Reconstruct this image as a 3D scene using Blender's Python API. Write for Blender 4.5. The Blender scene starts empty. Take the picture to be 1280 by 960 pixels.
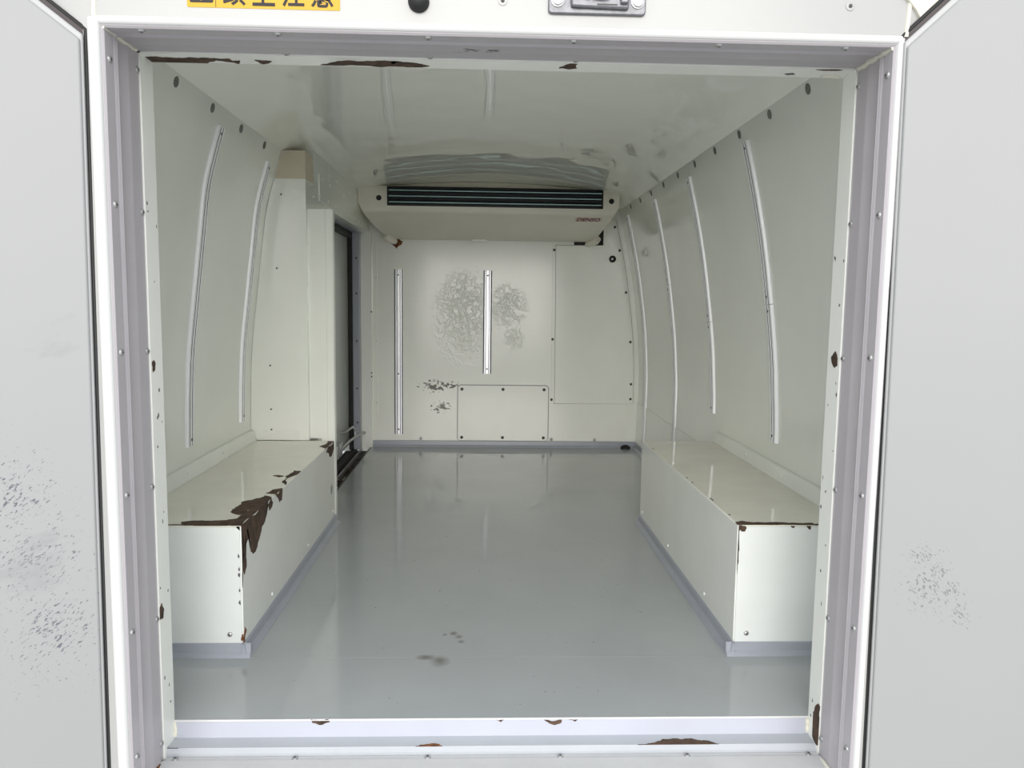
import bpy, bmesh, math, random
from mathutils import Vector, Matrix
random.seed(7)
scene = bpy.context.scene
COL = scene.collection

# ------------------------------------------------------------------ camera
cam = bpy.data.cameras.new('camera'); cam_o = bpy.data.objects.new('camera', cam); COL.objects.link(cam_o)
cam.sensor_width = 36.0; cam.lens = 965.0 / 1280.0 * 36.0; cam.clip_start = 0.02
PITCH, YAW, ROLL = 0.1036, 0.0361, 0.0129
fw = Vector((math.sin(YAW)*math.cos(PITCH), math.cos(YAW)*math.cos(PITCH), -math.sin(PITCH)))
rt = Vector((math.cos(YAW), -math.sin(YAW), 0)); up = rt.cross(fw)
rt, up = rt*math.cos(ROLL) + up*math.sin(ROLL), up*math.cos(ROLL) - rt*math.sin(ROLL)
m = Matrix((rt, up, -fw)).transposed().to_4x4(); m.translation = Vector((-0.0233, -1.45, 0.8142))
cam_o.matrix_world = m
scene.camera = cam_o

# ------------------------------------------------------------------ sky, sun, exposure
world = bpy.data.worlds.new('sky'); scene.world = world; world.use_nodes = True
wn = world.node_tree.nodes; wl = world.node_tree.links
bg = wn['Background']; bg.inputs[1].default_value = 0.72
tc = wn.new('ShaderNodeTexCoord'); sx = wn.new('ShaderNodeSeparateXYZ'); rp = wn.new('ShaderNodeValToRGB')
wl.new(tc.outputs['Generated'], sx.inputs[0]); wl.new(sx.outputs[2], rp.inputs[0]); wl.new(rp.outputs[0], bg.inputs[0])
rp.color_ramp.elements[0].position = 0.0; rp.color_ramp.elements[0].color = (0.86, 0.88, 0.90, 1)
rp.color_ramp.elements[1].position = 0.7; rp.color_ramp.elements[1].color = (0.91, 0.95, 1.01, 1)
sun = bpy.data.lights.new('sun', 'SUN'); sun.energy = 1.15; sun.angle = math.radians(46); sun.color = (1.0, 0.96, 0.90)
sun_o = bpy.data.objects.new('sun', sun); COL.objects.link(sun_o)
sun_o.rotation_euler = Vector((0.04, 0.97, -0.20)).to_track_quat('-Z', 'Y').to_euler()
vs = scene.view_settings
vs.view_transform = 'Standard'; vs.look = 'None'; vs.gamma = 1.0; vs.use_curve_mapping = False
vs.exposure = 1.27
scene.cycles.max_bounces = 24; scene.cycles.diffuse_bounces = 20; scene.cycles.glossy_bounces = 8

# ------------------------------------------------------------------ materials
def nd(nt, typ, **kw):
    n = nt.nodes.new(typ)
    for k, v in kw.items():
        if k.startswith('i_'): n.inputs[k[2:].replace('_', ' ')].default_value = v
        else: setattr(n, k, v)
    return n
def base(name, col, rough=0.4, metal=0.0, ior=1.5, var=0.0, vscale=6.0, bump=None, rvar=0.0):
    """plain paint / plastic / metal: colour with slight mottling, optional list of (scale, distance, detail) bumps"""
    mt = bpy.data.materials.new(name); mt.use_nodes = True; nt = mt.node_tree; b = nt.nodes['Principled BSDF']
    b.inputs['Base Color'].default_value = (*col, 1); b.inputs['Roughness'].default_value = rough
    b.inputs['Metallic'].default_value = metal; b.inputs['IOR'].default_value = ior
    geo = nd(nt, 'ShaderNodeNewGeometry'); mt['pos'] = geo.name
    if var:
        n = nd(nt, 'ShaderNodeTexNoise', i_Scale=vscale, i_Detail=5.0, i_Roughness=0.6)
        nt.links.new(geo.outputs['Position'], n.inputs['Vector'])
        r = nd(nt, 'ShaderNodeValToRGB')
        r.color_ramp.elements[0].position = .3; r.color_ramp.elements[1].position = .7
        r.color_ramp.elements[0].color = (*[c*(1-var) for c in col], 1); r.color_ramp.elements[1].color = (*[min(1, c*(1+var*.6)) for c in col], 1)
        nt.links.new(n.outputs['Fac'], r.inputs[0]); nt.links.new(r.outputs[0], b.inputs['Base Color'])
        if rvar:
            mr = nd(nt, 'ShaderNodeMapRange'); mr.inputs['To Min'].default_value = rough; mr.inputs['To Max'].default_value = rough+rvar
            nt.links.new(n.outputs['Fac'], mr.inputs[0]); nt.links.new(mr.outputs[0], b.inputs['Roughness'])
    prev = None
    for sc, dist, det in (bump or []):
        n = nd(nt, 'ShaderNodeTexNoise', i_Scale=sc, i_Detail=det, i_Roughness=0.5)
        nt.links.new(geo.outputs['Position'], n.inputs['Vector'])
        bp = nd(nt, 'ShaderNodeBump', i_Strength=1.0, i_Distance=dist)
        nt.links.new(n.outputs['Fac'], bp.inputs['Height'])
        if prev: nt.links.new(prev.outputs[0], bp.inputs['Normal'])
        prev = bp
    if prev: nt.links.new(prev.outputs[0], b.inputs['Normal'])
    return mt
def mnode(nt, op, a, b=None):
    n = nt.nodes.new('ShaderNodeMath'); n.operation = op
    for i, v in enumerate((a, b)):
        if v is None: continue
        if hasattr(v, 'links'): nt.links.new(v, n.inputs[i])
        else: n.inputs[i].default_value = v
    return n.outputs[0]
def blob(nt, posout, c, r):
    """1 at point c falling to 0 at ellipsoid radii r (world metres)"""
    s = nt.nodes.new('ShaderNodeVectorMath'); s.operation = 'SUBTRACT'; nt.links.new(posout, s.inputs[0]); s.inputs[1].default_value = c
    d = nt.nodes.new('ShaderNodeVectorMath'); d.operation = 'DIVIDE'; nt.links.new(s.outputs[0], d.inputs[0]); d.inputs[1].default_value = r
    l = nt.nodes.new('ShaderNodeVectorMath'); l.operation = 'LENGTH'; nt.links.new(d.outputs[0], l.inputs[0])
    o = mnode(nt, 'SUBTRACT', 1.0, l.outputs['Value']); return mnode(nt, 'MAXIMUM', o, 0.0)
def marks(mt, blobs, scale, rot, col, thr=0.6, soft=0.03, gain=0.25, stretch=3.0):
    """worn-in marks (scuffs, chips) with a shape of their own inside the given areas"""
    nt = mt.node_tree; b = nt.nodes['Principled BSDF']; pos = nt.nodes[mt['pos']].outputs['Position']
    mask = None
    for c, r in blobs:
        o = blob(nt, pos, c, r); mask = o if mask is None else mnode(nt, 'MAXIMUM', mask, o)
    r0 = nd(nt, 'ShaderNodeVectorRotate', rotation_type='Y_AXIS'); r0.inputs['Angle'].default_value = -rot
    nt.links.new(pos, r0.inputs['Vector'])
    mp = nd(nt, 'ShaderNodeMapping'); mp.inputs['Scale'].default_value = (scale/stretch, scale/stretch, scale)
    nt.links.new(r0.outputs[0], mp.inputs['Vector'])
    n = nd(nt, 'ShaderNodeTexNoise', i_Scale=1.0, i_Detail=4.0, i_Roughness=0.62); nt.links.new(mp.outputs[0], n.inputs['Vector'])
    v = mnode(nt, 'ADD', n.outputs['Fac'], mnode(nt, 'MULTIPLY', mask, gain))
    mr = nd(nt, 'ShaderNodeMapRange'); mr.inputs['From Min'].default_value = thr; mr.inputs['From Max'].default_value = thr+soft
    nt.links.new(v, mr.inputs[0])
    fac = mnode(nt, 'MULTIPLY', mr.outputs[0], mnode(nt, 'GREATER_THAN', mask, 0.001))
    mx = nd(nt, 'ShaderNodeMix', data_type='RGBA')
    src = b.inputs['Base Color']
    if src.links: nt.links.new(src.links[0].from_socket, mx.inputs[6])
    else: mx.inputs[6].default_value = src.default_value
    mx.inputs[7].default_value = (*col, 1); nt.links.new(fac, mx.inputs[0]); nt.links.new(mx.outputs[2], b.inputs['Base Color'])
    return mt
def dents(mt, blobs, scale, dist, gain=1.0):
    nt = mt.node_tree; b = nt.nodes['Principled BSDF']; pos = nt.nodes[mt['pos']].outputs['Position']; mask = None
    for c, r in blobs:
        o = blob(nt, pos, c, r); mask = o if mask is None else mnode(nt, 'MAXIMUM', mask, o)
    mk = mnode(nt, 'MINIMUM', mnode(nt, 'MULTIPLY', mask, 1.6), 1.0)
    n = nd(nt, 'ShaderNodeTexNoise', i_Scale=scale, i_Detail=2.5, i_Roughness=0.55, i_Distortion=0.6); nt.links.new(pos, n.inputs['Vector'])
    sm = nd(nt, 'ShaderNodeMapRange', interpolation_type='SMOOTHSTEP'); sm.inputs['From Min'].default_value = .42; sm.inputs['From Max'].default_value = .62
    nt.links.new(n.outputs['Fac'], sm.inputs[0])
    bp = nd(nt, 'ShaderNodeBump', i_Strength=1.0, i_Distance=dist); nt.links.new(mnode(nt, 'MULTIPLY', sm.outputs[0], mk), bp.inputs['Height'])
    if b.inputs['Normal'].links: nt.links.new(b.inputs['Normal'].links[0].from_socket, bp.inputs['Normal'])
    nt.links.new(bp.outputs[0], b.inputs['Normal'])
    return mt

CREAM = (0.865, 0.875, 0.82)
M = {}
M['ceil'] = base('gelcoat_ceiling', CREAM, 0.03, bump=[(3.0, 0.0008, 0.0), (7.0, 0.0018, 0.0)], ior=1.9)
M['wall'] = base('gelcoat_wall', CREAM, 0.13, var=.03, vscale=3, bump=[(2.5, 0.0016, 0.0), (12.0, 0.00015, 0.0)])
M['back'] = base('gelcoat_bulkhead', CREAM, 0.16, var=.03, vscale=3, bump=[(3.0, 0.001, 0.0)])
dents(M['back'], [((-0.14, 2.89, .73), (.19, .2, .30)), ((.14, 2.89, .63), (.07, .2, .08)), ((.10, 2.89, .80), (.13, .2, .14))], 40.0, 0.0021)
marks(M['back'], [((-.31, 2.89, .345), (.10, .2, .05)), ((-.26, 2.89, .225), (.08, .2, .05)), ((-.21, 2.89, .35), (.06, .2, .03))], 70, .3, (.09, .08, .06), .66, .02, .25, 1.5)
M['panel'] = base('gelcoat_panel', CREAM, 0.17, var=.03, vscale=4, bump=[(4.0, 0.001, 1.0)])
M['bench'] = base('painted_steel_cream', (0.83, 0.84, 0.785), 0.10, var=.04, vscale=5, bump=[(5.0, 0.0006, 1.0)])
M['bench_top'] = base('painted_steel_top', (0.76, 0.75, 0.65), 0.06, var=.06, vscale=7, bump=[(5.0, 0.0006, 1.0)])
M['bench_front'] = base('painted_steel_front', (0.80, 0.82, 0.80), 0.2, var=.03, vscale=6)
M['white'] = base('white_body_paint', (0.385, 0.385, 0.375), 0.22, var=.02, vscale=3)
M['rim'] = base('white_rim_paint', (0.62, 0.62, 0.615), 0.25)
M['sealant'] = base('cream_sealant', (0.72, 0.70, 0.60), 0.5, var=.08, vscale=30)
M['vinyl'] = base('grey_vinyl', (0.46, 0.435, 0.455), 0.42, var=.04, vscale=8)
M['vinyl_l'] = base('pale_grey_vinyl', (0.60, 0.60, 0.60), 0.4, var=.06, vscale=9)
M['kick'] = base('blue_grey_vinyl', (0.36, 0.38, 0.43), 0.35, var=.05, vscale=12)
M['sill'] = base('sill_aluminium_paint', (0.48, 0.495, 0.56), 0.3, var=.03, vscale=7)
M['sill2'] = base('sill_grey_paint', (0.46, 0.48, 0.51), 0.35, var=.05, vscale=7)
M['floor'] = base('grey_floor_paint', (0.40, 0.42, 0.425), 0.05, var=.06, vscale=2.2, rvar=.08, bump=[(3.0, 0.0004, 0.0)])
marks(M['floor'], [((-.119, .245, 0), (.026, .034, .05)), ((-.150, .262, 0), (.03, .016, .05)), ((-.094, .392, 0), (.012, .014, .05)), ((-.080, .372, 0), (.012, .014, .05)), ((-.073, .345, 0), (.010, .012, .05)), ((-.115, .385, 0), (.008, .010, .05))], 20, .2, (.15, .14, .12), .45, 1.2, 1.0, 1.0)
marks(M['floor'], [((.16, .12, 0), (.07, .03, .05)), ((0, .9, 0), (1.2, 1.2, .1))], 150, .2, (.10, .09, .08), .735, .02, .05, 2.0)
M['alu'] = base('brushed_aluminium', (0.90, 0.90, 0.93), 0.30, metal=.4)
M['alu_s'] = base('pale_anodised_aluminium', (0.95, 0.95, 0.97), 0.30, metal=.1)
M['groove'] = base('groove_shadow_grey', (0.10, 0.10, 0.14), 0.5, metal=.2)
M['zinc'] = base('zinc_casting', (0.21, 0.21, 0.225), 0.42, metal=.6, var=.2, vscale=60, bump=[(160, .0006, 2.0)])
M['steel'] = base('screw_steel', (0.50, 0.50, 0.50), 0.35, metal=.7)
M['dark'] = base('dark_screw', (0.05, 0.05, 0.05), 0.5)
M['black'] = base('black_rubber', (0.008, 0.008, 0.008), 0.6)
M['gasket'] = base('dark_gasket', (0.045, 0.035, 0.035), 0.55)
M['door_edge'] = base('door_edge_grey', (0.42, 0.42, 0.42), 0.45)
M['plug'] = base('grey_plug', (0.16, 0.165, 0.15), 0.5)
M['unit'] = base('unit_cream_plastic', (0.84, 0.81, 0.715), 0.35, var=.03, vscale=5)
M['fin'] = base('dark_fin', (0.012, 0.014, 0.018), 0.4)
M['tube'] = base('teal_tube', (0.62, 0.90, 0.92), 0.35, metal=.1)
M['rust'] = base('rust', (0.078, 0.046, 0.028), 0.85, var=.6, vscale=42, bump=[(90, .002, 4.0)])
M['rust_o'] = base('orange_rust', (0.19, 0.075, 0.028), 0.9, var=.7, vscale=60, bump=[(120, .002, 4.0)])
M['tape'] = base('beige_tape', (0.63, 0.56, 0.44), 0.45)
M['sdoor'] = base('sliding_door_skin', (0.50, 0.51, 0.48), 0.2, var=.05, vscale=4)
M['yellow'] = base('sticker_yellow', (0.56, 0.33, 0.008), 0.5)
M['ink'] = base('sticker_ink', (0.012, 0.008, 0.010), 0.6)
M['redink'] = base('logo_red', (0.16, 0.010, 0.012), 0.5)
M['logo_bg'] = base('logo_backing', (0.78, 0.68, 0.62), 0.4)
M['brown'] = base('red_brown_edge', (0.16, 0.07, 0.06), 0.5)
M['blackmark'] = base('scrape_mark', (0.10, 0.095, 0.10), 0.6)
M['asphalt'] = base('asphalt', (0.42, 0.42, 0.41), 0.9, var=.2, vscale=40)
M['door_l'] = base('door_lining_left', (0.31, 0.312, 0.312), 0.5, var=.02, vscale=2, bump=[(3, .001, 1.0)])
M['door_r'] = base('door_lining_right', (0.31, 0.312, 0.312), 0.5, var=.02, vscale=2, bump=[(3, .001, 1.0)])
marks(M['door_l'], [((-.745, -.22, .40), (.17, .3, .14)), ((-.72, -.22, .28), (.15, .3, .16)), ((-.76, -.22, .50), (.12, .3, .14))], 330, -.75, (.10, .11, .13), .722, .05, .19, 2.8)
marks(M['door_l'], [((-.74, -.22, .75), (.14, .3, .06)), ((-.75, -.22, .38), (.14, .3, .12))], 30, -.4, (.25, .255, .26), .66, .3, .22, 3)
marks(M['door_r'], [((.715, -.22, .405), (.05, .3, .03)), ((.735, -.22, .380), (.04, .3, .035)), ((.755, -.22, .35), (.04, .3, .04)), ((.775, -.22, .31), (.03, .3, .045)), ((.73, -.22, .35), (.07, .3, .08))], 320, .9, (.17, .17, .17), .70, .05, .20, 2.0)

# ------------------------------------------------------------------ geometry helpers
def finish(name, bm, mat, parent=None, angle=35, kind=None, bevel=0.0, segs=2):
    me = bpy.data.meshes.new(name)
    bmesh.ops.recalc_face_normals(bm, faces=bm.faces)
    bm.to_mesh(me); bm.free()
    for p in me.polygons: p.use_smooth = True
    me.set_sharp_from_angle(angle=math.radians(angle))
    o = bpy.data.objects.new(name, me); COL.objects.link(o)
    me.materials.append(M[mat] if isinstance(mat, str) else mat)
    if parent: o.parent = parent
    if kind: o['kind'] = kind
    if bevel:
        md = o.modifiers.new('bevel', 'BEVEL'); md.width = bevel; md.segments = segs; md.limit_method = 'ANGLE'; md.angle_limit = math.radians(40)
    return o
def tag(o, label, cat, group=None):
    o['label'] = label; o['category'] = cat
    if group: o['group'] = group
    return o
def empty(name, loc):
    o = bpy.data.objects.new(name, None); COL.objects.link(o); o.location = loc; o.empty_display_size = .05
    return o
def adopt(o, root):
    """parent o to root keeping its world place"""
    o.parent = root; o.location = Vector(o.location) - root.location
    return o
def bx(bm, x0, x1, y0, y1, z0, z1):
    v = [bm.verts.new(p) for p in ((x0,y0,z0),(x1,y0,z0),(x1,y1,z0),(x0,y1,z0),(x0,y0,z1),(x1,y0,z1),(x1,y1,z1),(x0,y1,z1))]
    for f in ((3,2,1,0),(4,5,6,7),(0,1,5,4),(1,2,6,5),(2,3,7,6),(3,0,4,7)): bm.faces.new([v[i] for i in f])
def box(*a):
    bm = bmesh.new(); bx(bm, *a); return bm
def prism(bm, pts, fn, a, b):
    """closed 2-D outline pts swept from a to b; fn(p, t) -> 3-D point"""
    A = [bm.verts.new(fn(p, a)) for p in pts]; B = [bm.verts.new(fn(p, b)) for p in pts]
    n = len(pts)
    for i in range(n): bm.faces.new((A[i], A[(i+1)%n], B[(i+1)%n], B[i]))
    bm.faces.new(A); bm.faces.new(B[::-1])
alongY = lambda p, t: (p[0], t, p[1])       # p = (x, z)
alongX = lambda p, t: (t, p[0], p[1])       # p = (y, z)
alongZ = lambda p, t: (p[0], p[1], t)       # p = (x, y)
def lathe(bm, prof, mat, n=12):
    """profile [(r, h)] turned about local z, placed by matrix"""
    rings = []
    for r, h in prof:
        if r < 1e-6: rings.append([bm.verts.new(mat @ Vector((0,0,h)))])
        else: rings.append([bm.verts.new(mat @ Vector((r*math.cos(2*math.pi*i/n), r*math.sin(2*math.pi*i/n), h))) for i in range(n)])
    for a, b in zip(rings, rings[1:]):
        for i in range(n):
            j = (i+1) % n
            if len(a) == 1 and len(b) == 1: continue
            if len(a) == 1: bm.faces.new((a[0], b[j], b[i]))
            elif len(b) == 1: bm.faces.new((a[i], a[j], b[0]))
            else: bm.faces.new((a[i], a[j], b[j], b[i]))
def facing(loc, normal):
    q = Vector(normal).to_track_quat('Z', 'Y'); m = q.to_matrix().to_4x4(); m.translation = Vector(loc); return m
def tube(bm, pts, r, n=8, caps=True):
    pts = [Vector(p) for p in pts]; rings = []
    for i, p in enumerate(pts):
        d = (pts[min(i+1, len(pts)-1)] - pts[max(i-1, 0)]).normalized()
        u = d.orthogonal().normalized() if i == 0 else (u - d*u.dot(d)).normalized()
        w = d.cross(u); rr = r[i] if isinstance(r, (list, tuple)) else r
        rings.append([bm.verts.new(p + (u*math.cos(2*math.pi*k/n) + w*math.sin(2*math.pi*k/n))*rr) for k in range(n)])
    for a, b in zip(rings, rings[1:]):
        for i in range(n): bm.faces.new((a[i], a[(i+1)%n], b[(i+1)%n], b[i]))
    if caps: bm.faces.new(rings[0][::-1]); bm.faces.new(rings[-1])
def interp(knots, t):
    """smooth curve through (t, value) knots"""
    k = knots
    if t <= k[0][0]: return k[0][1]
    if t >= k[-1][0]: return k[-1][1]
    for i in range(len(k)-1):
        if k[i][0] <= t <= k[i+1][0]:
            t0, a = k[i]; t1, b = k[i+1]; h = t1-t0
            ma = (b-k[i-1][1])/(t1-k[i-1][0]) if i > 0 else (b-a)/h
            mb = (k[i+2][1]-a)/(k[i+2][0]-t0) if i+2 < len(k) else (b-a)/h
            s = (t-t0)/h
            return (2*s**3-3*s*s+1)*a + (s**3-2*s*s+s)*h*ma + (-2*s**3+3*s*s)*b + (s**3-s*s)*h*mb
def rounded(x0, x1, z0, z1, r, n=5):
    out = []
    for cx, cz, a0 in ((x1-r, z1-r, 0), (x0+r, z1-r, 90), (x0+r, z0+r, 180), (x1-r, z0+r, 270)):
        for i in range(n+1):
            a = math.radians(a0 + 90*i/n); out.append((cx+r*math.cos(a), cz+r*math.sin(a)))
    return out
# shared little fixings: a mesh each, copied as parts
def proto(prof, mat, n=12, slot=False):
    bm = bmesh.new(); lathe(bm, prof, Matrix(), n)
    if slot:
        r, h = prof[0][0], prof[-1][1]
        for a in (0, math.pi/2):
            c, s = math.cos(a), math.sin(a)
            v = [bm.verts.new((x*c-y*s, x*s+y*c, h+.0004)) for x, y in ((-r*.5,-r*.1),(r*.5,-r*.1),(r*.5,r*.1),(-r*.5,r*.1))]
            f = bm.faces.new(v); f.material_index = 1
    bmesh.ops.recalc_face_normals(bm, faces=[f for f in bm.faces if f.material_index == 0])
    me = bpy.data.meshes.new('fixing'); bm.to_mesh(me); bm.free()
    for p in me.polygons: p.use_smooth = True
    me.materials.append(M[mat]); me.materials.append(M['dark']); return me
SCREW = proto([(.0062, 0), (.0060, .0012), (.0045, .0028), (.002, .0034), (0, .0035)], 'steel', 12, True)
SCREWD = proto([(.0075, 0), (.0072, .0015), (.005, .003), (0, .0034)], 'dark', 12, True)
RIVET = proto([(.0055, 0), (.005, .0016), (.003, .0028), (0, .0032)], 'bench_front', 10)
PLUG = proto([(.013, 0), (.0125, .0012), (.010, .0016), (0, .0014)], 'plug', 16)
def fix(me, name, loc, normal, parent):
    o = bpy.data.objects.new(name, me); COL.objects.link(o)
    mt = facing(loc, normal); p = parent
    while p is not None: mt.translation -= p.location; p = p.parent
    o.matrix_local = mt; o.parent = parent
    return o
def jag(pts, amp=.12, levels=3):
    """roughen an outline like flaked paint"""
    for _ in range(levels):
        out = []
        for i, (x, y) in enumerate(pts):
            x1, y1 = pts[(i+1) % len(pts)]; dx, dy = x1-x, y1-y
            k = random.uniform(-amp, amp); out += [(x, y), ((x+x1)/2 - dy*k, (y+y1)/2 + dx*k)]
        pts = out
    return pts
def patch(pts, plane, c, sign, parent, mat='rust', name='rust_patch', lim=None, amp=.13, th=.0009, snap=0.0):
    if snap and lim:
        pts = [(lim[1] if plane == 'z' and abs(a-lim[1]) < snap else a, lim[2] if plane == 'z' and abs(b-lim[2]) < snap*.5 else (lim[3] if plane == 'x' and abs(b-lim[3]) < snap else b)) for a, b in pts]
    pts = jag(pts, amp)
    if lim: pts = [(min(max(a, lim[0]), lim[1]), min(max(b, lim[2]), lim[3])) for a, b in pts]
    q = []
    for p in pts:
        if not q or (abs(p[0]-q[-1][0])+abs(p[1]-q[-1][1])) > 2e-4: q.append(p)
    fn = {'z': lambda p, t: (p[0], p[1], t), 'x': lambda p, t: (t, p[0], p[1]), 'y': lambda p, t: (p[0], t, p[1])}[plane]
    bm = bmesh.new()
    A = [bm.verts.new(fn(p, c + sign*th)) for p in q]; B = [bm.verts.new(fn(p, c - sign*.0004)) for p in q]
    for i in range(len(q)): bm.faces.new((A[i], A[(i+1)%len(q)], B[(i+1)%len(q)], B[i]))
    bm.faces.new(A)
    bmesh.ops.triangulate(bm, faces=[f for f in bm.faces if len(f.verts) > 4])
    o = finish(name, bm, mat)
    if parent: adopt(o, parent)
    o['label'] = 'bare brown rust where the paint has flaked off' if mat != 'blackmark' else 'dark scrape mark'
    return o

# ------------------------------------------------------------------ the van shell
L = 2.897
WR = [(0, .848), (.20, .853), (.33, .854), (.45, .8535), (.55, .848), (.66, .840), (.82, .8205), (.99, .7945), (1.148, .7625), (1.287, .729), (1.336, .715)]
WL = [(0, -.866), (.20, -.872), (.33, -.874), (.45, -.873), (.55, -.8695), (.66, -.863), (.83, -.843), (1.0, -.822), (1.14, -.803), (1.287, -.763), (1.342, -.747)]
CE = [(-.747, 1.342), (-.71, 1.357), (-.66, 1.374), (-.58, 1.391), (-.45, 1.407), (-.25, 1.420), (-.02, 1.426), (.22, 1.420), (.42, 1.407), (.55, 1.391), (.63, 1.374), (.68, 1.357), (.715, 1.336)]
wr = lambda z: interp(WR, z)
wl_ = lambda z: interp(WL, z)
zs = [-.03 + 1.366*i/44 for i in range(45)]
def wall_mesh(f, sgn, ztop):
    zz = [-.03 + (ztop+.03)*i/44 for i in range(45)]
    inner = [(f(z), z) for z in zz]; outer = [(f(z)+sgn*.04, z) for z in reversed(zz)]
    bm = bmesh.new(); prism(bm, inner+outer, alongY, -.02, L+.03); return bm
wall_right = finish('wall_right', wall_mesh(wr, 1, 1.336), 'wall', kind='structure')
wall_left = finish('wall_left', wall_mesh(wl_, -1, 1.342), 'wall', kind='structure')
xs = [-.747 + 1.462*i/60 for i in range(61)]
bm = bmesh.new(); prism(bm, [(x, interp(CE, x)) for x in xs] + [(x, interp(CE, x)+.05) for x in reversed([-.80]+xs[1:-1]+[.77])], alongY, -.02, L+.03)
ceiling = finish('ceiling', bm, 'ceil', kind='structure')
wall_back = finish('wall_back', box(-.90, .88, L, L+.03, -.03, 1.50), 'back', kind='structure')
# floor: two sheets that meet at a fine joint behind the sill
bm = bmesh.new(); prism(bm, [(-.90, 0), (.88, 0), (.88, L+.02), (-.655, L+.02), (-.655, 1.43), (-.90, 1.43)], alongZ, -.060, -.004)
floor = finish('floor', bm, 'kick', kind='structure')
finish('floor_sheet', box(-.885, .87, 0.0005, .2615, -.0045, 0), 'floor', floor)
bm = bmesh.new(); prism(bm, [(-.885, .2632), (.87, .2632), (.87, L), (-.655, L), (-.655, 1.42), (-.885, 1.42)], alongZ, -.0045, 0)
finish('floor_sheet', bm, 'floor', floor)

# rear body frame round the doorway (outside skin), tunnel X -.62...63, Z -.08..1.235
XL, XR, ZT = -.62, .632, 1.235
bm = bmesh.new()
bx(bm, -.80, XL-.006, -.19, -.012, -.45, ZT+.006); bx(bm, XR+.006, .80, -.19, -.012, -.45, ZT+.006)
bx(bm, XL-.006, XR+.006, -.19, -.012, -.45, -.085)
prism(bm, [(-.80, ZT+.006), (.80, ZT+.006), (.80, 1.30), (.79, 1.36), (.76, 1.42), (.70, 1.46), (.4, 1.49), (0, 1.50), (-.4, 1.49), (-.70, 1.46), (-.76, 1.42), (-.79, 1.36), (-.80, 1.30)], alongY, -.19, -.012)
wall_front = finish('wall_front', bm, 'white', kind='structure')
bm = bmesh.new()   # inside face of the rear frame
bx(bm, -.90, XL-.005, -.012, -.001, -.03, 1.45); bx(bm, XR+.005, .88, -.012, -.001, -.03, 1.45); bx(bm, XL-.005, XR+.005, -.012, -.001, ZT+.005, 1.45)
finish('inner_face', bm, 'wall', wall_front)
# cream outer corner of the roof that shows past the right door
bm = bmesh.new(); prism(bm, [(.622, 1.320), (.634, 1.308), (.645, 1.297), (.655, 1.286), (.664, 1.272), (.668, 1.26), (.79, 1.26), (.79, 1.35), (.75, 1.41), (.62, 1.43)], alongY, -.196, -.189)
finish('roof_corner', bm, 'sealant', wall_front, bevel=.001)
# white rolled rim round the opening
def rim(pts, name, r=.012):
    bm = bmesh.new(); tube(bm, pts, r, 12); return finish(name, bm, 'rim', wall_front, 50)
rim([(XL-.010, -.186, -.45), (XL-.010, -.186, 1.243)], 'opening_rim', .0105)
rim([(XR+.006, -.186, -.45), (XR+.006, -.186, 1.243)], 'opening_rim', .0065)
rim([(XL-.010, -.186, ZT+.0065), (XR+.006, -.186, ZT+.0065)], 'opening_rim', .007)
for x in (XL-.008, XR+.012):    # seam beads above the corners
    bm = bmesh.new(); tube(bm, [(x, -.190, 1.245), (x+.004, -.190, 1.31), (x+.004, -.190, 1.38)], .0035, 8); finish('seam_bead', bm, 'sealant', wall_front)

# grey trims of the reveal: ridged extrusions
def ridged(sgn, at):
    return [(-.187, at+sgn*.02), (-.1875, at-sgn*.001), (-.184, at-sgn*.004), (-.158, at-sgn*.004), (-.154, at), (-.150, at-sgn*.004), (-.146, at-sgn*.001),
            (-.142, at-sgn*.004), (-.136, at-sgn*.001), (-.130, at), (-.100, at), (-.098, at-sgn*.0006), (-.092, at), (-.068, at), (-.066, at+sgn*.003), (-.050, at+sgn*.003), (-.050, at+sgn*.02)]
def trim(name, pts, fn, a, b, mat='vinyl'):
    bm = bmesh.new(); prism(bm, pts, fn, a, b); return finish(name, bm, mat, kind='structure', angle=25)
trim_1 = trim('trim_1', [(x, y) for y, x in ridged(-1, XL)], alongZ, -.085, ZT)
trim_2 = trim('trim_2', [(x, y) for y, x in ridged(1, XR)], alongZ, -.085, ZT)
trim_3 = trim('trim_3', ridged(1, ZT), alongX, XL-.004, XR+.004)
sill_pts = [(.0, -.001), (.0, -.036), (-.040, -.036), (-.046, -.042), (-.046, -.050), (-.060, -.050), (-.063, -.046), (-.188, -.046), (-.190, -.05), (-.190, -.085), (-.012, -.085), (-.012, -.07)]
trim_4 = trim('trim_4', [(-.046, -.050), (-.060, -.050), (-.063, -.046), (-.188, -.046), (-.190, -.05), (-.190, -.090), (-.046, -.090)], alongX, XL, XR, 'vinyl_l')
finish('sill_ledge', (lambda b: (prism(b, [(-.002, -.036), (-.038, -.036), (-.045, -.043), (-.0455, -.088), (-.002, -.088)], alongX, XL, XR), b)[1])(bmesh.new()), 'sill2', trim_4)
finish('sill_riser', box(XL, XR, -.003, .0, -.088, -.0015), 'sill', trim_4)
finish('sill_edge_bead', (lambda b: (tube(b, [(XL, -.002, -.0016), (XR, -.002, -.0016)], .0022, 8), b)[1])(bmesh.new()), 'rim', trim_4)
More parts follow.
